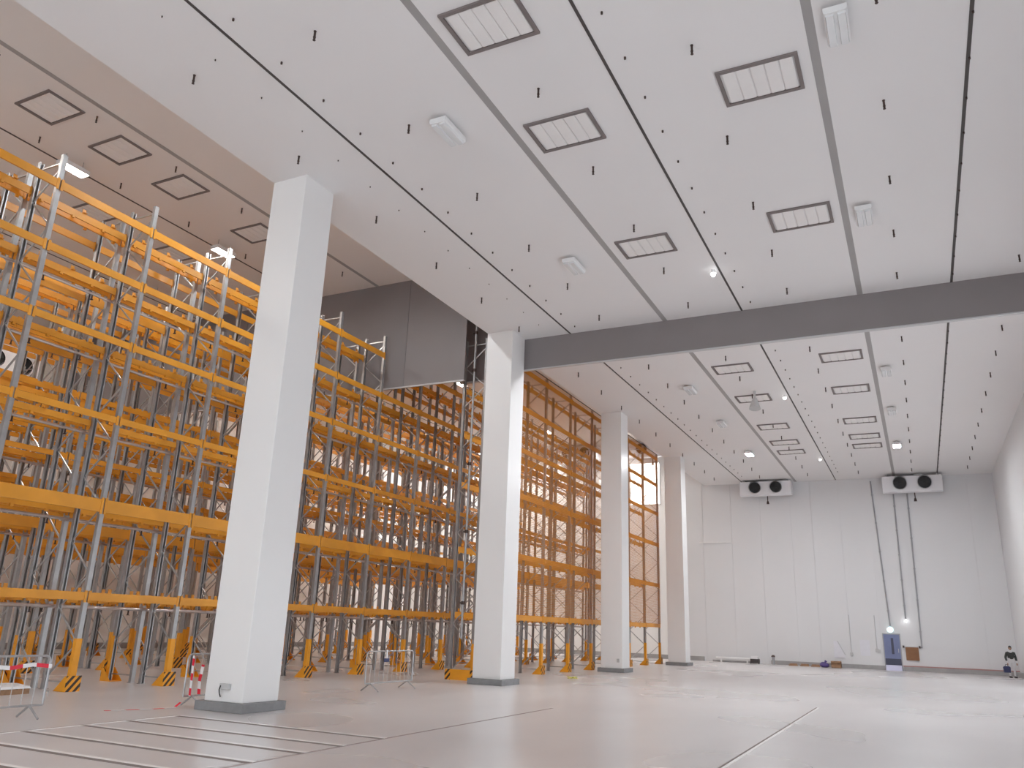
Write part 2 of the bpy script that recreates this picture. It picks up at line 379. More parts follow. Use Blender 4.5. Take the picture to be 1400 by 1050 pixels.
def rack_row(xf, facing, ys, levels, label, single_braces, post, braces, jbr, sleeves=True, curtain=26.36):
    """xf: x of the aisle face; facing +1 when the aisle lies towards +x"""
    rz = 0.0 if facing > 0 else math.pi
    e = tag(empty('pallet_rack', (xf, ys[0], 0), rz), label, 'pallet rack', 'orange beam pallet rack rows')
    def loc(u, y, z): return (u, (y-ys[0])*(1 if facing > 0 else -1), z)   # local coordinates: u<=0 goes into the rack
    for y in ys:
        pf = put('post', post, e, loc(0, y, 0))
        put('post', post, e, loc(-DEPTH, y, 0), math.pi)
        if single_braces:
            for s in zig(13.3 if post is POST else 13.0):
                put('brace', braces[(round(s[2]-s[0], 3), round(s[3]-s[1], 3))], e, loc(s[0], y, s[1]))
        else:
            put('frame_bracing', jbr, e, loc(0, y, 0))
        if sleeves:
            put('post_sleeve', SLEEVE, pf); put('foot_guard', GUARD, e, loc(0, y, 0))
    for a, b in zip(ys, ys[1:]):
        L = (b-a)-PW-0.02
        for z, hh in levels:
            if a < curtain < b and z > 11.3: continue          # the smoke curtain hangs through this bay
            put('beam', beam_mesh(L, hh, False), e, loc(0.02, (a+b)/2, z))
            o = put('beam', beam_mesh(L, hh, True), e, loc(-DEPTH-0.02, (a+b)/2, z), math.pi)
    return e
P0, PITCHY = 14.05, 2.92
def YS(k0, k1): return [P0+PITCHY*k for k in range(k0, k1+1)]
rack_row(-18.90, +1, YS(-3, 13), LEVELS, 'front row of orange pallet racking, facing the columns and barriers', True, POST, BR, JBR)
rack_row(-21.30, -1, YS(-3, 13), LEVELS, 'second row of orange racking, back to back with the front row', False, POST, BR, JBR)
rack_row(-25.05, +1, YS(-1, 13), LEVELS, 'third row of orange racking, across the first aisle', False, POST, BR, JBR)
rack_row(-27.45, -1, YS(-1, 13), LEVELS, 'fourth row of orange racking, back to back with the third row', False, POST, BR, JBR)
rack_row(-31.20, +1, YS(1, 13), LEVELS, 'fifth row of orange racking, across the second aisle', False, POST, BR, JBR)
rack_row(-33.60, -1, YS(1, 13), LEVELS, 'sixth row of orange racking, back to back with the fifth row', False, POST, BR, JBR)
rack_row(-37.35, +1, YS(2, 13), LEVELS, 'last row of orange racking, against the far left wall', False, POST, BR, JBR)
YB = [26.75+2.97*k for k in range(9)]
rb = rack_row(-14.60, +1, YB, LEVELS_B, 'netted row of orange racking standing close behind the far columns', True, POSTB, BRB, None, curtain=28.2)
nb = MB(); p_, s_ = 0.075, 0.011
yy = YB[0]+1.62
while yy < YB[-1]:
    nb.box(0.045, 0.050, yy-YB[0], yy-YB[0]+s_, 2.34, 12.95); yy += p_
zz = 2.34
while zz < 12.96:
    nb.box(0.045, 0.050, 1.62, YB[-1]-YB[0], zz, zz+s_); zz += p_
tag(put('safety_net', nb.mesh('safety_net', 'net_orange'), rb), 'fine orange safety net over the rack face', kind='stuff')
put('net_cord', MB().tube((0.05, 1.62, 12.97), (0.05, YB[-1]-YB[0], 12.97), 0.02, 8).mesh('net_cord', 'head_dark'), rb)
# end guard of the netted row
eg = tag(empty('end_guard', (-15.55, 26.32, 0)), 'orange rack end guard with hazard stripes beside second column', 'rack guard')
put('panel', MB().box(0, 1.25, 0, 0.02, 0.0, 0.36).mesh('panel', 'orange_guard'), eg)
for x in (0, 1.03): put('striped_plate', MB().box(x, x+0.22, -0.012, 0, 0.0, 0.36).mesh('striped_plate', 'hazard_end'), eg)
for x in (0, 1.23): put('side_plate', MB().prism([(0.02, 0), (0.02, 0.36), (0.10, 0.36), (0.22, 0)], 0, x, x+0.02).mesh('side_plate', 'orange_guard'), eg)

# in-rack sprinkler pipes in the gaps between back-to-back rows
FLUE = {-20.10: ('front pair of racks', 5.4, 51.5), -26.25: ('second pair of racks', 11.4, 51.5)}
hd = MB().tube((0, 0, -0.04), (0, 0, -0.16), 0.022, 8).tube((0, 0, -0.16), (0, 0, -0.175), 0.045, 8).mesh('sprinkler_head', 'head_dark')
lv_words = ['lowest', 'second lowest', 'middle', 'second highest', 'highest']
for x, (pair, y0, y1) in FLUE.items():
    for (z, hh), wd in zip(LEVELS[:5], lv_words):
        zz = z-hh-0.16
        e = tag(empty('sprinkler_pipe', (x, y0, zz)), f'{wd} zinc sprinkler pipe running inside the {pair}', 'pipe', 'sprinkler pipes inside the racks')
        put('pipe', MB().tube((0, 0, 0), (0, y1-y0, 0), 0.042, 8).mesh('pipe', 'pipe_zinc'), e)
        n = int((y1-y0)/1.46)
        for k in range(n): put('sprinkler_head', hd, e, (0, 0.7+1.46*k, 0))
# riser pipe in front of the netted row
rp = tag(empty('riser_pipe', (-15.12, 26.62, 0)), 'thin silver riser pipe rising beside the second column', 'pipe')
put('pipe', MB().tube((0, 0, 1.4), (0, 0, 15.0), 0.045, 10).mesh('pipe', 'galvanised'), rp)
for z in (2.6, 5.2, 7.8, 11.6, 13.2): put('coupling', MB().tube((0, 0, z), (0, 0, z+0.12), 0.07, 10).bar((-0.0, 0, z+0.06), (-0.15, 0.06, z+0.06), 0.04, 0.04).mesh('coupling', 'head_dark'), rp)

# ================================================================== SMOKE CURTAINS
YC = 26.33
e = tag(empty('smoke_curtain', (0, YC, 0)), 'long grey smoke curtain beam spanning the hall below the ceiling', 'smoke curtain')
put('sheet', MB().box(-12.95, XR-0.005, 0, 0.10, 11.33, H).mesh('sheet', 'curtain_grey'), e)
put('bottom_rail', MB().box(-12.95, XR, -0.012, 0.112, 11.29, 11.335).mesh('bottom_rail', 'trim_grey'), e)
e = tag(empty('smoke_curtain', (0, YC, 0)), 'tall grey smoke curtain hanging across the racks between first two columns', 'smoke curtain')
cx = [-40, -36, -31.5, -27.5, -23.0, -18.3, -15.42]
for i, (a, b) in enumerate(zip(cx, cx[1:])):
    put('sheet', MB().box(a+0.004, b-0.004, 0.012*(i % 2), 0.05+0.012*(i % 2), 11.22, HL).mesh('sheet', 'curtain_grey'), e)
put('bottom_rail', MB().box(-40, -15.42, -0.015, 0.075, 11.17, 11.225).mesh('bottom_rail', 'trim_grey'), e)
e = tag(empty('smoke_curtain', (0, 28.25, 0)), 'short grey curtain panel behind the lattice frame next to second column', 'smoke curtain')
put('sheet', MB().box(-16.7, -15.78, 0, 0.06, 11.75, HL).mesh('sheet', 'curtain_grey'), e)
put('sheet', MB().box(-15.78, -13.85, -0.10, -0.04, 11.75, HL).mesh('sheet', 'curtain_grey'), e)
put('bottom_rail', MB().box(-16.7, -13.85, -0.11, 0.075, 11.70, 11.755).mesh('bottom_rail', 'trim_grey'), e)

# ================================================================== CEILING FITTINGS
def hatch(x0, x1, y0, y1, z, label):
    e = tag(empty('ceiling_hatch', ((x0+x1)/2, (y0+y1)/2, z)), label, 'ceiling hatch', 'framed ceiling hatches')
    a, b = (x1-x0)/2, (y1-y0)/2; f = 0.075
    key = (round(a, 2), round(b, 2))
    if key not in hatch.cache:
        fr = MB().box(-a, a, -b, -b+f, -0.045, 0).box(-a, a, b-f, b, -0.045, 0).box(-a, -a+f, -b+f, b-f, -0.045, 0).box(a-f, a, -b+f, b-f, -0.045, 0)
        n = 5; wd = (2*a-2*f-0.04)/n
        hatch.cache[key] = (fr.mesh('frame', 'hatch_frame'), MB().prism([(-wd/2+0.006, 0), (-wd/2+0.006, -0.018), (-wd/2+0.03, -0.03), (wd/2-0.03, -0.03), (wd/2-0.006, -0.018), (wd/2-0.006, 0)], 1, -b+f+0.02, b-f-0.02).mesh('slat', 'hatch_slat'), wd)
    fr, sl, wd = hatch.cache[key]
    put('frame', fr, e)
    for k in range(5): put('slat', sl, e, (-a+f+0.02+wd*(k+0.5), 0, 0))
hatch.cache = {}
ord_ = ['nearest', 'second', 'third', 'fourth', 'fifth', 'sixth', 'seventh', 'eighth']
for i, y in enumerate((10.65, 14.3, 20.4, 32.6, 37.4, 43.2, 47.2, 49.9)):
    hatch(-6.87, -5.33, y-0.58, y+0.58, H, f'{ord_[i]} framed ceiling hatch of the left row over the hall')
for i, y in enumerate((14.25, 20.33, 32.45, 37.3, 43.2, 46.9, 49.4)):
    hatch(-2.63, -1.07, y-0.58, y+0.58, H, f'{ord_[i]} framed ceiling hatch of the right row over the hall')
for i, y in enumerate((11.88, 14.27, 16.7, 20.35)):
    hatch(-22.23, -20.70, y-0.585, y+0.585, HL, f'{ord_[i]} framed ceiling hatch above the front racks')
for i, y in enumerate((16.75, 20.4)):
    hatch(-26.5, -25.1, y-0.62, y+0.62, HL, f'{ord_[i]} framed ceiling hatch of the row farther left above the racks')

# sprinkler heads on a grid
spr = MB().tube((0, 0, 0), (0, 0, -0.012), 0.03, 8).tube((0, 0, -0.012), (0, 0, -0.13), 0.022, 8).tube((0, 0, -0.13), (0, 0, -0.20), 0.030, 8, r2=0.016).tube((0, 0, -0.20), (0, 0, -0.208), 0.03, 8).mesh('ceiling_sprinkler', 'head_dark')
rows_n = {-12.37: 'in the row beside the columns', -9.22: 'in the row right of the first dark seam', -6.04: 'in the row of the left hatches', -2.85: 'in the row left of the right hatches', 0.34: 'in the row right of the wide grey band', 3.51: 'in the row nearest the right wall'}
sy = [9.49, 12.72, 15.92, 19.08, 22.03, 24.97, 27.95, 30.93, 33.83, 36.73, 39.64, 42.7, 45.6, 48.5, 51.4, 54.3, 57.2]
def nth(i): return ['first', 'second', 'third', 'fourth', 'fifth', 'sixth', 'seventh', 'eighth', 'ninth', 'tenth', 'eleventh', 'twelfth', 'thirteenth', 'fourteenth', 'fifteenth', 'sixteenth', 'seventeenth'][i]
for x, wd in rows_n.items():
    for i, y in enumerate(sy):
        tag(put('ceiling_sprinkler', spr, None, (x, y, H)), f'{nth(i)} small dark sprinkler head {wd}', 'sprinkler', 'sprinkler heads on the hall ceiling')
for x in (-23.2, -20.56):
    for i, y in enumerate((9.8, 12.75, 15.7, 18.67, 21.6, 24.5)):
        tag(put('ceiling_sprinkler', spr, None, (x, y, HL)), f'{nth(i)} sprinkler head of the {"left" if x < -22 else "right"} row above the racks', 'sprinkler', 'sprinkler heads above the racks')

# hall lamps: white ribbed box lamps
def box_lamp(x, y, z, lit, label, matlit):
    e = tag(empty('ceiling_lamp', (x, y, z)), label, 'lamp', 'box lamps on the ceilings')
    put('mount', box_lamp.mount, e)
    hs = put('housing', BODY_LIT if lit else box_lamp.body, e)
    for s in (-1, 1): put('diffuser', box_lamp.diff[matlit if lit else 'lamp_off'], hs, (s*0.10, 0, 0))
box_lamp.mount = MB().box(-0.06, 0.06, -0.3, -0.24, -0.08, 0).box(-0.06, 0.06, 0.24, 0.3, -0.08, 0).mesh('mount', 'lamp_body')
BODY_LIT = MB().box(-0.20, 0.20, -0.46, 0.46, -0.20, -0.08).box(-0.20, -0.185, -0.46, 0.46, -0.235, -0.20).box(0.185, 0.20, -0.46, 0.46, -0.235, -0.20).box(-0.185, 0.185, -0.46, -0.445, -0.235, -0.20).box(-0.185, 0.185, 0.445, 0.46, -0.235, -0.20).mesh('housing', 'lamp_body')
box_lamp.body = MB().prism([(-0.20, -0.08), (0.20, -0.08), (0.20, -0.17), (0.17, -0.21), (-0.17, -0.21), (-0.20, -0.17)], 1, -0.46, 0.46).mesh('housing', 'lamp_body')
box_lamp.diff = {k: MB().prism([(-0.075, -0.20), (0.075, -0.20), (0.06, -0.255), (-0.06, -0.255)], 1, -0.42, 0.42).mesh('diffuser', k) for k in ('lamp_off',)}
for k in ('lamp_lit_hall', 'lamp_lit_aisle', 'lamp_lit_end', 'lamp_lit_front'): box_lamp.diff[k] = MB().box(-0.078, 0.078, -0.43, 0.43, -0.212, -0.20).mesh('diffuser', k)
hall_y = [-8.15, -1.0, 6.15, 13.1, 20.6, 27.75, 34.7, 41.3, 49.05]
for x, side in ((-8.42, 'left'), (-0.32, 'right')):
    for i, y in enumerate(hall_y):
        lit = -2 < y < 0 or 27 < y < 29 or y > 48
        st = 'lit' if lit else 'unlit'
        where = {0: 'far behind the viewer', 1: 'behind the viewer', 2: 'above the viewer', 3: 'nearest in view', 4: 'second in view', 5: 'hidden just behind the grey curtain beam', 6: 'first beyond the curtain beam', 7: 'second beyond the curtain beam', 8: 'above the wall cooler'}[i]
        box_lamp(x, y, H, lit, f'{st} white box lamp of the {side} ceiling line, {where}', 'lamp_lit_hall')
end_labels = {-20.5: 'added lit lamp by the end wall beyond the front pair of racks', -26.2: 'lit lamp by the end wall beyond the second pair of racks', -31.6: 'added lit lamp by the end wall beyond the third pair of racks', -36.6: 'added lit lamp by the end wall in the far left corner'}
aisles = {-23.25: ('first', (1.2, 7.6, 14.0, 20.5, 33.0, 39.4, 45.8, 52.2)), -29.4: ('second', (9.5, 15.9, 22.3, 34.2, 40.4, 46.7, 53.0)), -35.6: ('third', (15.9, 22.3, 34.2, 40.4, 46.7, 53.0)), -16.3: ('front', (14.7, 20.2)), **{x: ('end', (57.6,)) for x in end_labels}}  # front pair added out of sight as fill for the left floor
for x, (nm, ys) in aisles.items():
    for i, y in enumerate(ys):
        e = tag(empty('high_bay_lamp', (x, y, HL)), end_labels[x] if x in end_labels else f'{ord_[i]} lit lamp over the {nm} rack aisle counting from the near end', 'lamp', 'lit lamps over the rack aisles')
        put('hanger', MB().tube((0, -0.3, 0), (0, -0.3, -0.3), 0.012, 6).tube((0, 0.3, 0), (0, 0.3, -0.3), 0.012, 6).mesh('hanger', 'galvanised'), e)
        hs = put('housing', BODY_LIT, e, (0, 0, -0.22))
        for s in (-1, 1): put('diffuser', box_lamp.diff['lamp_lit_'+(nm if nm in ('end', 'front') else 'aisle')], hs, (s*0.10, 0, 0))
# small emergency spots
for y, wd in ((22.75, 'in front of the curtain beam'), (37.4, 'beyond the curtain beam'), (52.1, 'near the back wall')):
    e = tag(empty('emergency_spot', (-4.70, y, H)), f'tiny bright emergency spot on the ceiling {wd}', 'spot lamp', 'emergency spots')
    put('housing', MB().tube((0, 0, 0), (0, 0, -0.12), 0.07, 12).mesh('housing', 'lamp_body'), e)
    put('lens', MB().tube((0, 0, -0.12), (0, 0, -0.20), 0.085, 12, r2=0.05).mesh('lens', 'spot_lit'), e)
# grey cone horn under a far hatch
e = tag(empty('horn_speaker', (-5.85, 36.2, H-0.03)), 'small grey cone speaker hanging under a far ceiling hatch', 'speaker')
put('stem', MB().tube((0, 0, 0), (0, 0, -0.35), 0.05, 8).mesh('stem', 'box_grey'), e)
put('horn', MB().tube((0, 0, -0.35), (0, -0.1, -0.85), 0.10, 14, r2=0.26).mesh('horn', 'box_grey'), e)

# ================================================================== WALL COOLERS
def cooler(x0, x1, y, z0, z1, label, rz=0.0, origin=None):
    e = tag(empty('unit_cooler', ((x0+x1)/2, y, z0), rz), label, 'cooler', 'unit coolers')
    a = (x1-x0)/2; h = z1-z0; d = 1.1
    bevel(put('housing', MB().prism([(0, 0.0), (0, h), (d, h), (d, 0.12), (0.25, -0.06)], 0, -a, a).mesh('housing', 'cooler_white'), e), 0.02)
    for fx_ in (-0.40*a, 0.42*a):
        r = min(0.40, h*0.40)
        fr_ = put('fan_ring', MB().tube((fx_, -0.10, h*0.56), (fx_, 0.0, h*0.56), r+0.03, 24, cap=False).mesh('fan_ring', 'fan_black'), e)
        fb = MB().tube((fx_, -0.06, h*0.56), (fx_, -0.02, h*0.56), r, 24)
        for k in range(6):
            t = k*math.pi/3; fb.bar((fx_, -0.085, h*0.56), (fx_+math.cos(t)*r*0.95, -0.085, h*0.56+math.sin(t)*r*0.95), 0.12, 0.01, up=(0, 1, 0.3))
        fb.tube((fx_, -0.11, h*0.56), (fx_, -0.05, h*0.56), r*0.25, 12)
        put('fan', fb.mesh('fan', 'fan_black'), fr_)
    put('drain', MB().tube((0.1, 0.3, 0), (0.1, 0.3, -0.45), 0.03, 8).tube((0.1, 0.3, -0.62), (0.1, 0.3, -0.42), 0.10, 10, r2=0.06).mesh('drain', 'head_dark'), e)
    put('pipe_bend', MB().path([(0.35*a, 0.4, h), (0.35*a, 0.4, h+0.14), (0.10*a, 0.4, h+0.14)], 0.05, 8).mesh('pipe_bend', 'lamp_body'), e)
    for s in (-1, 1): put('bracket', MB().box(s*a*0.85-0.04, s*a*0.85+0.04, 0.2, 0.9, h, h+0.15).mesh('bracket', 'trim_grey'), e)
    return e
cooler(-10.9, -7.38, 58.77, 11.45, 12.42, 'white twin fan cooler at top of back wall, left of the two')
cooler(-1.52, 2.07, 58.77, 11.32, 12.36, 'white twin fan cooler at top of back wall, above the conduits')
cooler(-25.4, -21.8, 58.6, 14.7, 15.85, 'white twin fan cooler high behind the netted rack between middle columns')
cooler(-19.2, -15.7, 58.6, 14.7, 15.85, 'white twin fan cooler high behind the farthest rack bays')
cooler(-40.47, -37.07, 22.3, 12.3, 14.3, 'large dark fan cooler high on the far left wall', math.pi/2)

# ================================================================== BACK WALL DETAILS
e = tag(empty('door_1', (-1.93, YW, 0)), 'blue door in the back wall with a sill coloured like light under it', 'door', None, 'structure')
put('door_frame', MB().box(-0.53, -0.47, -0.05, 0.02, 0, 2.28).box(0.47, 0.53, -0.05, 0.02, 0, 2.28).box(-0.53, 0.53, -0.05, 0.02, 2.22, 2.28).mesh('door_frame', 'conduit_grey'), e)
dl = put('door_leaf', MB().box(-0.47, 0.47, -0.03, 0.01, 0.72, 2.22).mesh('door_leaf', 'door_blue'), e)
put('kick_plate', MB().box(-0.47, 0.47, -0.036, 0.01, 0.32, 0.72).mesh('kick_plate', 'door_dark'), e)
put('door_light_sill', MB().prism([(-0.65, 0), (-0.04, 0.32), (0.01, 0.32), (0.01, 0)], 0, -0.47, 0.47).mesh('door_light_sill', 'door_light_sill'), e)
put('door_handle', MB().bar((0.36, -0.07, 1.1), (0.36, -0.07, 1.35), 0.03, 0.03).bar((0.36, -0.07, 1.12), (0.36, -0.02, 1.12), 0.02, 0.02).mesh('door_handle', 'trim_grey'), dl)
put('door_window', MB().box(-0.05, 0.10, -0.034, -0.028, 1.0, 2.0).mesh('door_window', 'door_dark'), dl)
e = tag(empty('exit_lamp', (-1.95, YW, 2.52)), 'glowing cyan exit lamp above the blue door', 'lamp')
put('housing', MB().box(-0.24, 0.24, -0.07, 0, -0.15, 0.15).mesh('housing', 'lamp_body'), e)
put('lens', MB().tube((0, -0.16, 0), (0, -0.07, 0), 0.12, 16, r2=0.17).mesh('lens', 'exit_lit'), e)
e = tag(empty('wall_lamp', (-0.97, YW, 3.1)), 'small lit wall lamp at the end of a conduit right of the door', 'lamp')
put('arm', MB().tube((0, 0, 0.1), (0, -0.2, 0.1), 0.03, 8).mesh('arm', 'conduit_grey'), e)
put('bulb', MB().tube((0, -0.22, 0.08), (0, -0.22, -0.06), 0.04, 12, r2=0.07).mesh('bulb', 'spot_lit'), e)
for (x0, z0, x1, z1, l) in ((-2.29, 12.35, -1.93, 2.75, 'grey conduit running down to the exit lamp'), (-0.93, 11.4, -0.97, 3.25, 'grey conduit running down to the small wall lamp'), (-0.08, 11.4, -0.2, 1.45, 'grey conduit running down beside the brown board')):
    e = tag(empty('conduit', (0, YW, 0)), l, 'conduit', 'conduits on the back wall')
    put('pipe', MB().path([(x0, -0.07, z0), (x1, -0.07, z1)], 0.045, 8).mesh('pipe', 'conduit_grey'), e)
    n = 5
    for k in range(n):
        t = (k+0.5)/n; X = x0+(x1-x0)*t; Z = z0+(z1-z0)*t
        put('clip', MB().box(X-0.07, X+0.07, -0.12, -0.004, Z-0.03, Z+0.03).mesh('clip', 'conduit_grey'), e)
for x, z0, l in ((-4.42, 1.0, 'faint thin pipe on the back wall left of the paper sheet'), (-2.85, 1.3, 'faint thin pipe on the back wall just left of the blue door')):
    e = tag(empty('conduit', (x, YW, 0)), l, 'conduit', 'conduits on the back wall')
    put('pipe', MB().tube((0, -0.03, z0), (0, -0.03, 3.4), 0.022, 8).mesh('pipe', 'trim_grey'), e)
    put('end_box', MB().box(-0.09, 0.09, -0.09, 0, z0-0.2, z0).mesh('end_box', 'box_grey'), e)
e = tag(empty('brown_board', (-0.78, YW, 0)), 'brown square cardboard panel on the back wall right of door', 'board')
put('board', MB().box(-0.38, 0.38, -0.09, -0.03, 0.66, 1.47).mesh('board', 'cardboard'), e)
for x in (-0.48, 0.46): put('hook', MB().box(x-0.05, x+0.05, -0.1, 0, 1.42, 1.56).mesh('hook', 'head_dark'), e)
put('rail', MB().box(-0.5, 0.48, -0.03, 0, 1.45, 1.52).mesh('rail', 'trim_grey'), e)
o = tag(put('paper_sheet', MB().box(-0.30, 0.30, -0.012, -0.004, 0, 1.0).mesh('paper_sheet', 'paper'), None, (-3.57, YW, 0.82)), 'pale paper sheet on the back wall left of the blue door', 'paper sheet', 'sheets on the back wall')
sh = MB(); sh.prism([(-0.35, 0.0), (-0.35, 1.05), (-0.10, 1.05), (0.33, 0.2), (0.33, 0.0)], 1, -0.06, -0.02); sh.bar((-0.10, -0.08, 1.07), (0.34, -0.08, 0.2), 0.03, 0.05, 1)
tag(put('paper_sheet', sh.mesh('paper_sheet', 'paper', 'trim_grey'), None, (-5.15, YW, 0.62)), 'pale leaning sheet with a folded corner on the back wall', 'paper sheet', 'sheets on the back wall')
tag(put('wall_socket', MB().box(-0.08, 0.08, -0.08, 0, -0.1, 0.1).box(-0.04, 0.04, -0.12, -0.08, -0.06, 0.0).mesh('wall_socket', 'box_grey'), None, (-2.72, YW, 1.15)), 'small grey wall socket left of the blue door', 'socket')
tag(put('wall_rail', MB().box(-14.3, -11.95, -0.05, 0, 8.27, 8.33).box(-13.0, -12.9, -0.07, 0, 8.24, 8.36).mesh('wall_rail', 'lamp_body'), None, (0, YW, 0)), 'thin white horizontal rail on the back wall beside the last column', 'rail')
tag(put('floor_pipe', MB().tube((-13.3, -0.4, 0.28), (-10.7, -0.4, 0.28), 0.07, 10).box(-13.0, -12.9, -0.46, -0.34, 0, 0.22).box(-11.2, -11.1, -0.46, -0.34, 0, 0.22).mesh('floor_pipe', 'lamp_body'), None, (0, YW, 0)), 'white pipe lying low along the back wall by the last column', 'pipe')
# clutter by the wall
e = tag(empty('floor_machine', (-10.55, 59.4, 0)), 'small dark machine with a white top standing by the back wall', 'machine')
put('body', MB().box(-0.28, 0.28, -0.25, 0.25, 0.05, 0.32).mesh('body', 'shoe_dark'), e)
put('top', MB().box(-0.22, 0.22, -0.2, 0.2, 0.32, 0.50).mesh('top', 'sheet_white'), e)
for s in (-1, 1): put('wheel', MB().tube((s*0.3, -0.15, 0.08), (s*0.25, -0.15, 0.08), 0.08, 12).mesh('wheel', 'cable_black'), e)
e = tag(empty('bollard', (-9.35, 59.5, 0)), 'short dark bollard beside the small machine at the wall', 'bollard')
put('post', MB().tube((0, 0, 0), (0, 0, 0.5), 0.09, 10).mesh('post', 'conduit_grey'), e)
put('head', MB().tube((0, 0, 0.5), (0, 0, 0.62), 0.14, 10, r2=0.08).mesh('head', 'head_dark'), e)
e = tag(empty('cardboard_box', (-5.35, 59.4, 0)), 'open brown cardboard box on the floor by the back wall', 'box')
put('body', MB().box(-0.3, 0.3, -0.25, -0.23, 0, 0.42).box(-0.3, 0.3, 0.23, 0.25, 0, 0.42).box(-0.3, -0.28, -0.25, 0.25, 0, 0.42).box(0.28, 0.3, -0.25, 0.25, 0, 0.42).box(-0.3, 0.3, -0.25, 0.25, 0, 0.02).mesh('body', 'wood'), e)
put('flap', MB().bar((-0.3, -0.25, 0.42), (0.3, -0.25, 0.42), 0.012, 0.01).quadbox([(-0.3, -0.25, 0.42), (0.3, -0.25, 0.42), (0.3, -0.40, 0.36), (-0.3, -0.40, 0.36), (-0.3, -0.25, 0.43), (0.3, -0.25, 0.43), (0.3, -0.40, 0.37), (-0.3, -0.40, 0.37)]).mesh('flap', 'wood'), e)
e = tag(empty('sack', (-6.08, 59.3, 0)), 'crumpled purple sack beside the cardboard box', 'sack')
bm = bmesh.new(); bmesh.ops.create_icosphere(bm, subdivisions=3, radius=0.3)
for v in bm.verts:
    v.co.z = max(-0.15, v.co.z*0.6)+0.15; v.co *= 1+0.12*math.sin(9*v.co.x+4*v.co.y)*math.cos(7*v.co.z+5*v.co.y)
me = bpy.data.meshes.new('sack'); bm.to_mesh(me); bm.free(); me.materials.append(MATS['purple']); put('body', me, e)
put('neck', MB().tube((0.05, 0, 0.30), (0.12, 0.02, 0.42), 0.05, 8, r2=0.09).mesh('neck', 'purple'), e)
for k, (x, y, rz) in enumerate(((-6.65, 59.35, 0.2), (-7.35, 59.5, -0.2), (-8.05, 59.3, 0.3))):
    e = tag(empty('timber_offcut', (x, y, 0), rz), ['pale timber offcut pile nearest the purple sack', 'middle timber offcut left of the purple sack', 'timber offcut farthest left of the purple sack'][k], 'timber', 'timber offcuts by the wall')
    put('plank', MB().box(-0.28, 0.28, -0.06, 0.06, 0, 0.08).mesh('plank', 'wood'), e)
    put('plank', MB().box(-0.22, 0.25, -0.05, 0.08, 0.08, 0.15).mesh('plank', 'wood'), e)

# ================================================================== BARRIERS AND TAPE
def barrier(x, y0, y1, label):
    e = tag(empty('crowd_barrier', (x, y0, 0)), label, 'barrier', 'steel crowd barriers')
    L = y1-y0; r = 0.02; zt, zb_ = 1.08, 0.22; c = 0.10
    pts = [(0, 0, zb_), (0, 0, zt-c), (0, c*0.3, zt-c*0.3), (0, c, zt), (0, L-c, zt), (0, L-c*0.3, zt-c*0.3), (0, L, zt-c), (0, L, zb_), (0, 0, zb_)]
    put('frame', MB().path(pts, r, 8).mesh('frame', 'brace_steel'), e)
    n = int(L/0.2)
    bar_me = MB().tube((0, 0, zb_), (0, 0, zt), 0.006, 6).mesh('bar', 'brace_steel')
    for k in range(1, n): put('bar', bar_me, e, (0, L*k/n, 0))
    foot = MB().path([(-0.30, 0, 0.015), (0, 0, zb_), (0.30, 0, 0.015)], 0.020, 8).mesh('foot', 'brace_steel')
    for y in (0.25, L-0.25): put('foot', foot, e, (0, y, 0))
    put('hook', MB().path([(0, L, 0.45), (0, L+0.07, 0.45), (0, L+0.07, 0.36)], 0.009, 6).mesh('hook', 'brace_steel'), e)
    return e
barrier(-14.75, 8.1, 10.45, 'steel crowd barrier wrapped in red and white tape, left edge of view')
barrier(-14.40, 13.42, 15.7, 'steel crowd barrier half hidden behind the nearest column')
barrier(-14.15, 19.6, 22.0, 'steel crowd barrier with a blue tag between first two columns')
def ribbon(name, pts, wd, m_, label, flat=False):
    b = MB()
    for a, c in zip(pts, pts[1:]):
        b.bar(a, c, 0.004 if not flat else wd, wd if not flat else 0.004)
    return tag(put(name, b.mesh(name, m_)), label, 'barrier tape', 'red and white barrier tapes')
ribbon('barrier_tape', [(-14.72, 8.1, 0.93), (-14.72, 8.7, 0.88), (-14.72, 9.2, 0.92), (-14.72, 9.7, 0.88), (-14.72, 10.1, 0.93), (-14.72, 10.48, 0.89)], 0.07, 'tape_y', 'red and white tape stretched along the leftmost barrier')
ribbon('barrier_tape', [(-14.88, 11.9, 0.006), (-14.7, 12.3, 0.006), (-14.52, 12.7, 0.006), (-14.46, 13.0, 0.006), (-14.42, 13.25, 0.012), (-14.41, 13.38, 0.10)], 0.07, 'tape_y', 'red and white tape lying on the floor left of nearest column', True)
ribbon('barrier_tape', [(-14.33, 13.50, 1.05), (-14.32, 13.51, 0.6), (-14.33, 13.53, 0.22)], 0.06, 'tape_z', 'red and white tape hanging from the barrier by nearest column')
ribbon('barrier_tape', [(-14.31, 13.78, 0.86), (-14.33, 13.75, 0.55), (-14.32, 13.77, 0.25)], 0.09, 'tape_z', 'second tape strip twisted down the barrier by nearest column')
tag(put('blue_tag', MB().box(0, 0.012, 0, 0.26, 0, 0.10).box(0, 0.02, 0.10, 0.16, 0.10, 0.34, 1).mesh('blue_tag', 'bag_blue', 'sheet_white'), None, (-14.12, 20.4, 0.78)), 'blue and white tag hanging on the barrier between first two columns', 'tag')
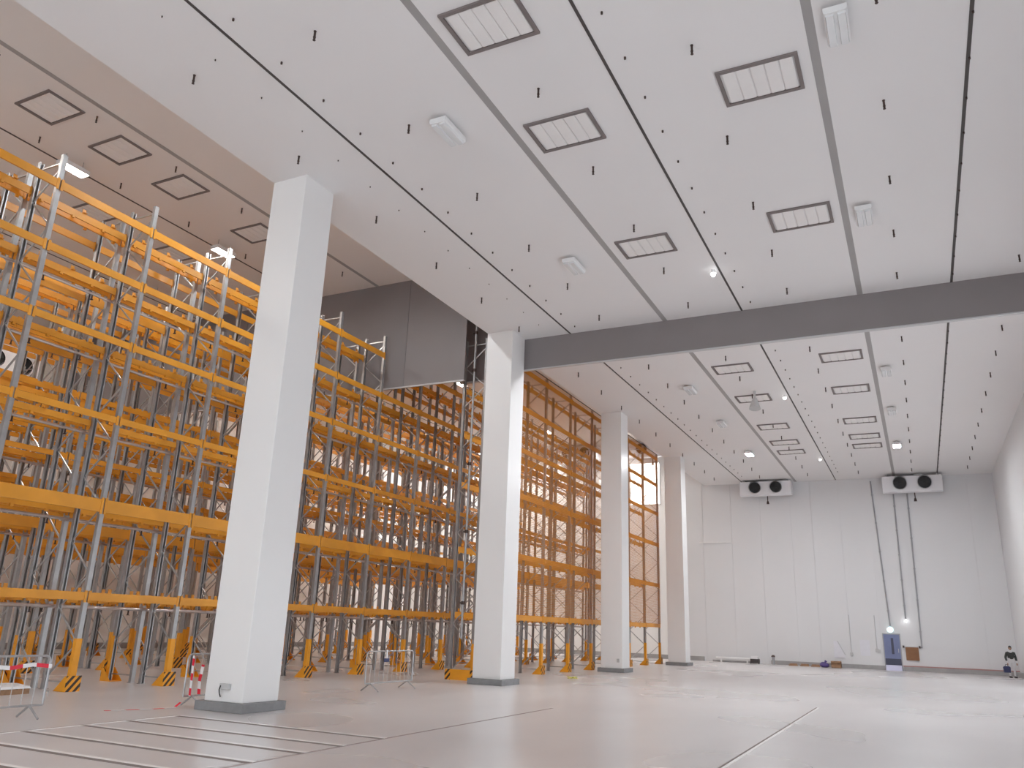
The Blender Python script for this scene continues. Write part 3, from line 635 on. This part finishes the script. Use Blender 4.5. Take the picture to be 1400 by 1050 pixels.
# pallet at left edge
e = tag(empty('wooden_pallet', (-19.55, 12.62, 0), 0.05), 'wooden pallet with white sheeting behind the leftmost barrier', 'pallet')
for x in (-0.55, 0, 0.55): put('bearer', MB().box(x-0.05, x+0.05, -0.4, 0.4, 0, 0.10).mesh('bearer', 'wood'), e)
for k in range(5): put('deck_board', MB().box(-0.6, 0.6, -0.4+0.17*k, -0.4+0.17*k+0.12, 0.10, 0.122).mesh('deck_board', 'wood'), e)
b = MB(); b.prism([(-0.62, 0.122), (0.62, 0.122), (0.55, 0.17), (0.1, 0.21), (-0.3, 0.19), (-0.58, 0.16)], 1, -0.42, 0.42)
tag(put('plastic_sheet', b.mesh('plastic_sheet', 'sheet_white'), None, (-19.55, 12.62, 0), 0.05), 'white plastic sheeting on the wooden pallet', 'sheeting')
# column socket with cable
e = tag(empty('socket_box', (-13.22, COLY[0], 0.43)), 'small grey socket box low on the nearest column with dangling cable', 'socket')
bevel(put('box', MB().box(-0.13, 0.13, -0.08, 0, 0, 0.12).mesh('box', 'box_grey'), e), 0.01)
put('cable', MB().path([(-0.08, -0.09, 0.08), (-0.10, -0.10, 0.0), (-0.11, -0.07, -0.08), (-0.09, -0.05, -0.15)], 0.012, 6).mesh('cable', 'cable_black'), e)
tag(put('door_bell', MB().box(-0.05, 0.05, -0.05, 0, 0, 0.16).box(-0.02, 0.02, -0.07, -0.05, 0.05, 0.10).mesh('door_bell', 'box_grey'), None, (-12.95, COLY[2], 0.45)), 'tiny grey switch low on the third column', 'switch')
b = MB()
for k in range(6):
    t = k*1.05; b.bar((0, 0, 0.03), (0.22*math.cos(t), 0.22*math.sin(t), 0.02+0.05*(k % 2)), 0.08, 0.02)
tag(put('yellow_scrap', b.mesh('yellow_scrap', 'yellow_scrap'), None, (-12.6, 31.2, 0)), 'small yellow scrap on the floor in front of the netted rack', 'scrap')

# ================================================================== PERSON
def skin_body(name, verts, edges, rad, material, root=0, parent=None, loc=(0, 0, 0), rz=0):
    me = bpy.data.meshes.new(name); me.from_pydata(verts, edges, []); o = put(name, me, parent, loc, rz)
    o.modifiers.new('skin', 'SKIN'); me.skin_vertices[0].data[root].use_root = True
    for i, r in enumerate(rad):
        rr = r if isinstance(r, tuple) else (r, r)
        me.skin_vertices[0].data[i].radius = rr
    s = o.modifiers.new('subd', 'SUBSURF'); s.levels = 2; s.render_levels = 2
    me.materials.append(MATS[material]); return o
pe = tag(empty('person', (4.45, 57.6, 0), 0.25), 'person in white trousers and dark jacket standing by the right wall corner', 'person')
V = [(0, 0, 0.95), (0, 0.0, 1.15), (0, -0.02, 1.36), (0, -0.03, 1.47), (0, -0.05, 1.56),
     (0.10, 0, 0.88), (0.11, -0.03, 0.50), (0.12, 0.02, 0.10), (0.12, -0.12, 0.045),
     (-0.10, 0, 0.88), (-0.12, 0.02, 0.50), (-0.13, 0.06, 0.10), (-0.13, -0.08, 0.045),
     (0.19, -0.02, 1.37), (0.26, 0.03, 1.12), (0.24, -0.12, 0.90), (0.23, -0.16, 0.82),
     (-0.19, -0.02, 1.37), (-0.27, 0.02, 1.12), (-0.26, -0.10, 0.88), (-0.26, -0.13, 0.80)]
E_ = [(0, 1), (1, 2), (2, 3), (3, 4), (0, 5), (5, 6), (6, 7), (7, 8), (0, 9), (9, 10), (10, 11), (11, 12), (2, 13), (13, 14), (14, 15), (15, 16), (2, 17), (17, 18), (18, 19), (19, 20)]
Rd = [(0.16, 0.12), (0.15, 0.11), (0.17, 0.12), 0.06, 0.055, 0.095, 0.07, 0.05, 0.045, 0.095, 0.07, 0.05, 0.045, 0.07, 0.055, 0.042, 0.035, 0.07, 0.055, 0.042, 0.035]
skin_body('body', V, E_, Rd, 'overall_white', 0, pe)
# head with nose, ears
bm = bmesh.new(); bmesh.ops.create_uvsphere(bm, u_segments=20, v_segments=14, radius=0.1)
for v in bm.verts:
    x, y, z = v.co; v.co.z = z*1.22; v.co.x = x*0.80; v.co.y = y*0.98
    if y < -0.08 and abs(x) < 0.02 and -0.04 < z < 0.02: v.co.y -= 0.02
    if z < -0.05: v.co.x *= 0.85
me = bpy.data.meshes.new('head'); bm.to_mesh(me); bm.free(); me.materials.append(MATS['skin'])
put('head', me, pe, (0, -0.06, 1.66))
b = MB()
for s in (-1, 1): b.box(s*0.078-0.008, s*0.078+0.008, -0.02, 0.03, -0.03, 0.03)
put('ear', b.mesh('ear', 'skin'), pe, (0, -0.06, 1.66))
b = MB()
for s in (-1, 1): b.box(s*0.03-0.012, s*0.03+0.012, -0.10, -0.085, -0.006, 0.006)
b.box(-0.025, 0.025, -0.095, -0.08, -0.062, -0.054)
put('face_features', b.mesh('face_features', 'hair'), pe, (0, -0.06, 1.665))
bm = bmesh.new(); bmesh.ops.create_uvsphere(bm, u_segments=20, v_segments=14, radius=0.108)
for v in list(bm.verts):
    if v.co.z < 0.01 and v.co.y < 0.02 or v.co.z < -0.06: bm.verts.remove(v)
for v in bm.verts: v.co.z *= 1.22; v.co.x *= 0.82
me = bpy.data.meshes.new('hair'); bm.to_mesh(me); bm.free(); me.materials.append(MATS['hair'])
hr = put('hair', me, pe, (0, -0.055, 1.665)); md = hr.modifiers.new('solid', 'SOLIDIFY'); md.thickness = 0.012
jv = [(0, 0, 0.98), (0, 0, 1.18), (0, -0.02, 1.38), (0, -0.03, 1.47), (0.20, -0.02, 1.375), (0.27, 0.03, 1.12), (0.245, -0.12, 0.93), (-0.20, -0.02, 1.375), (-0.28, 0.02, 1.12), (-0.265, -0.10, 0.92)]
je = [(0, 1), (1, 2), (2, 3), (2, 4), (4, 5), (5, 6), (2, 7), (7, 8), (8, 9)]
skin_body('jacket', jv, je, [(0.185, 0.145), (0.175, 0.135), (0.19, 0.14), 0.075, 0.085, 0.07, 0.056, 0.085, 0.07, 0.056], 'jacket', 0, pe)
for s, hx, hy, hz in ((1, 0.23, -0.165, 0.815), (-1, -0.26, -0.135, 0.795)):
    hv = [(0, 0, 0.03), (0, -0.012, -0.03)]; he = [(0, 1)]; hrad = [0.024, (0.032, 0.02)]
    for k, (dx, ln) in enumerate(((-0.027, 0.062), (-0.009, 0.074), (0.009, 0.069), (0.027, 0.052))):
        i = len(hv); hv += [(dx, -0.018, -0.055), (dx, -0.034, -0.055-ln*0.55), (dx, -0.028, -0.055-ln)]; he += [(1, i), (i, i+1), (i+1, i+2)]; hrad += [0.009, 0.008, 0.007]
    i = len(hv); hv += [(-0.038*s, -0.025, -0.02), (-0.045*s, -0.042, -0.05)]; he += [(1, i), (i, i+1)]; hrad += [0.011, 0.009]
    skin_body('hand', hv, he, hrad, 'skin', 0, pe, (hx, hy, hz))
for x, y in ((0.12, -0.06), (-0.13, -0.02)):
    b = MB(); b.prism([(-0.16, 0), (0.11, 0), (0.11, 0.09), (0.0, 0.10), (-0.14, 0.06)], 0, -0.05, 0.05)
    bevel(put('shoe', b.mesh('shoe', 'shoe_dark'), pe, (x, y, 0)), 0.015)
bg_ = tag(empty('tool_bag', (4.16, 57.30, 0.285), 0.25), 'dark blue bag held in the hand of the person', 'bag')
b = MB(); b.prism([(-0.17, 0), (0.17, 0), (0.19, 0.30), (0.12, 0.36), (-0.12, 0.36), (-0.19, 0.30)], 1, -0.07, 0.07)
bevel(put('body', b.mesh('body', 'bag_blue'), bg_), 0.02)
put('strap', MB().path([(-0.08, 0, 0.35), (-0.05, 0, 0.45), (0.05, 0, 0.45), (0.08, 0, 0.35)], 0.012, 6).mesh('strap', 'cable_black'), bg_)
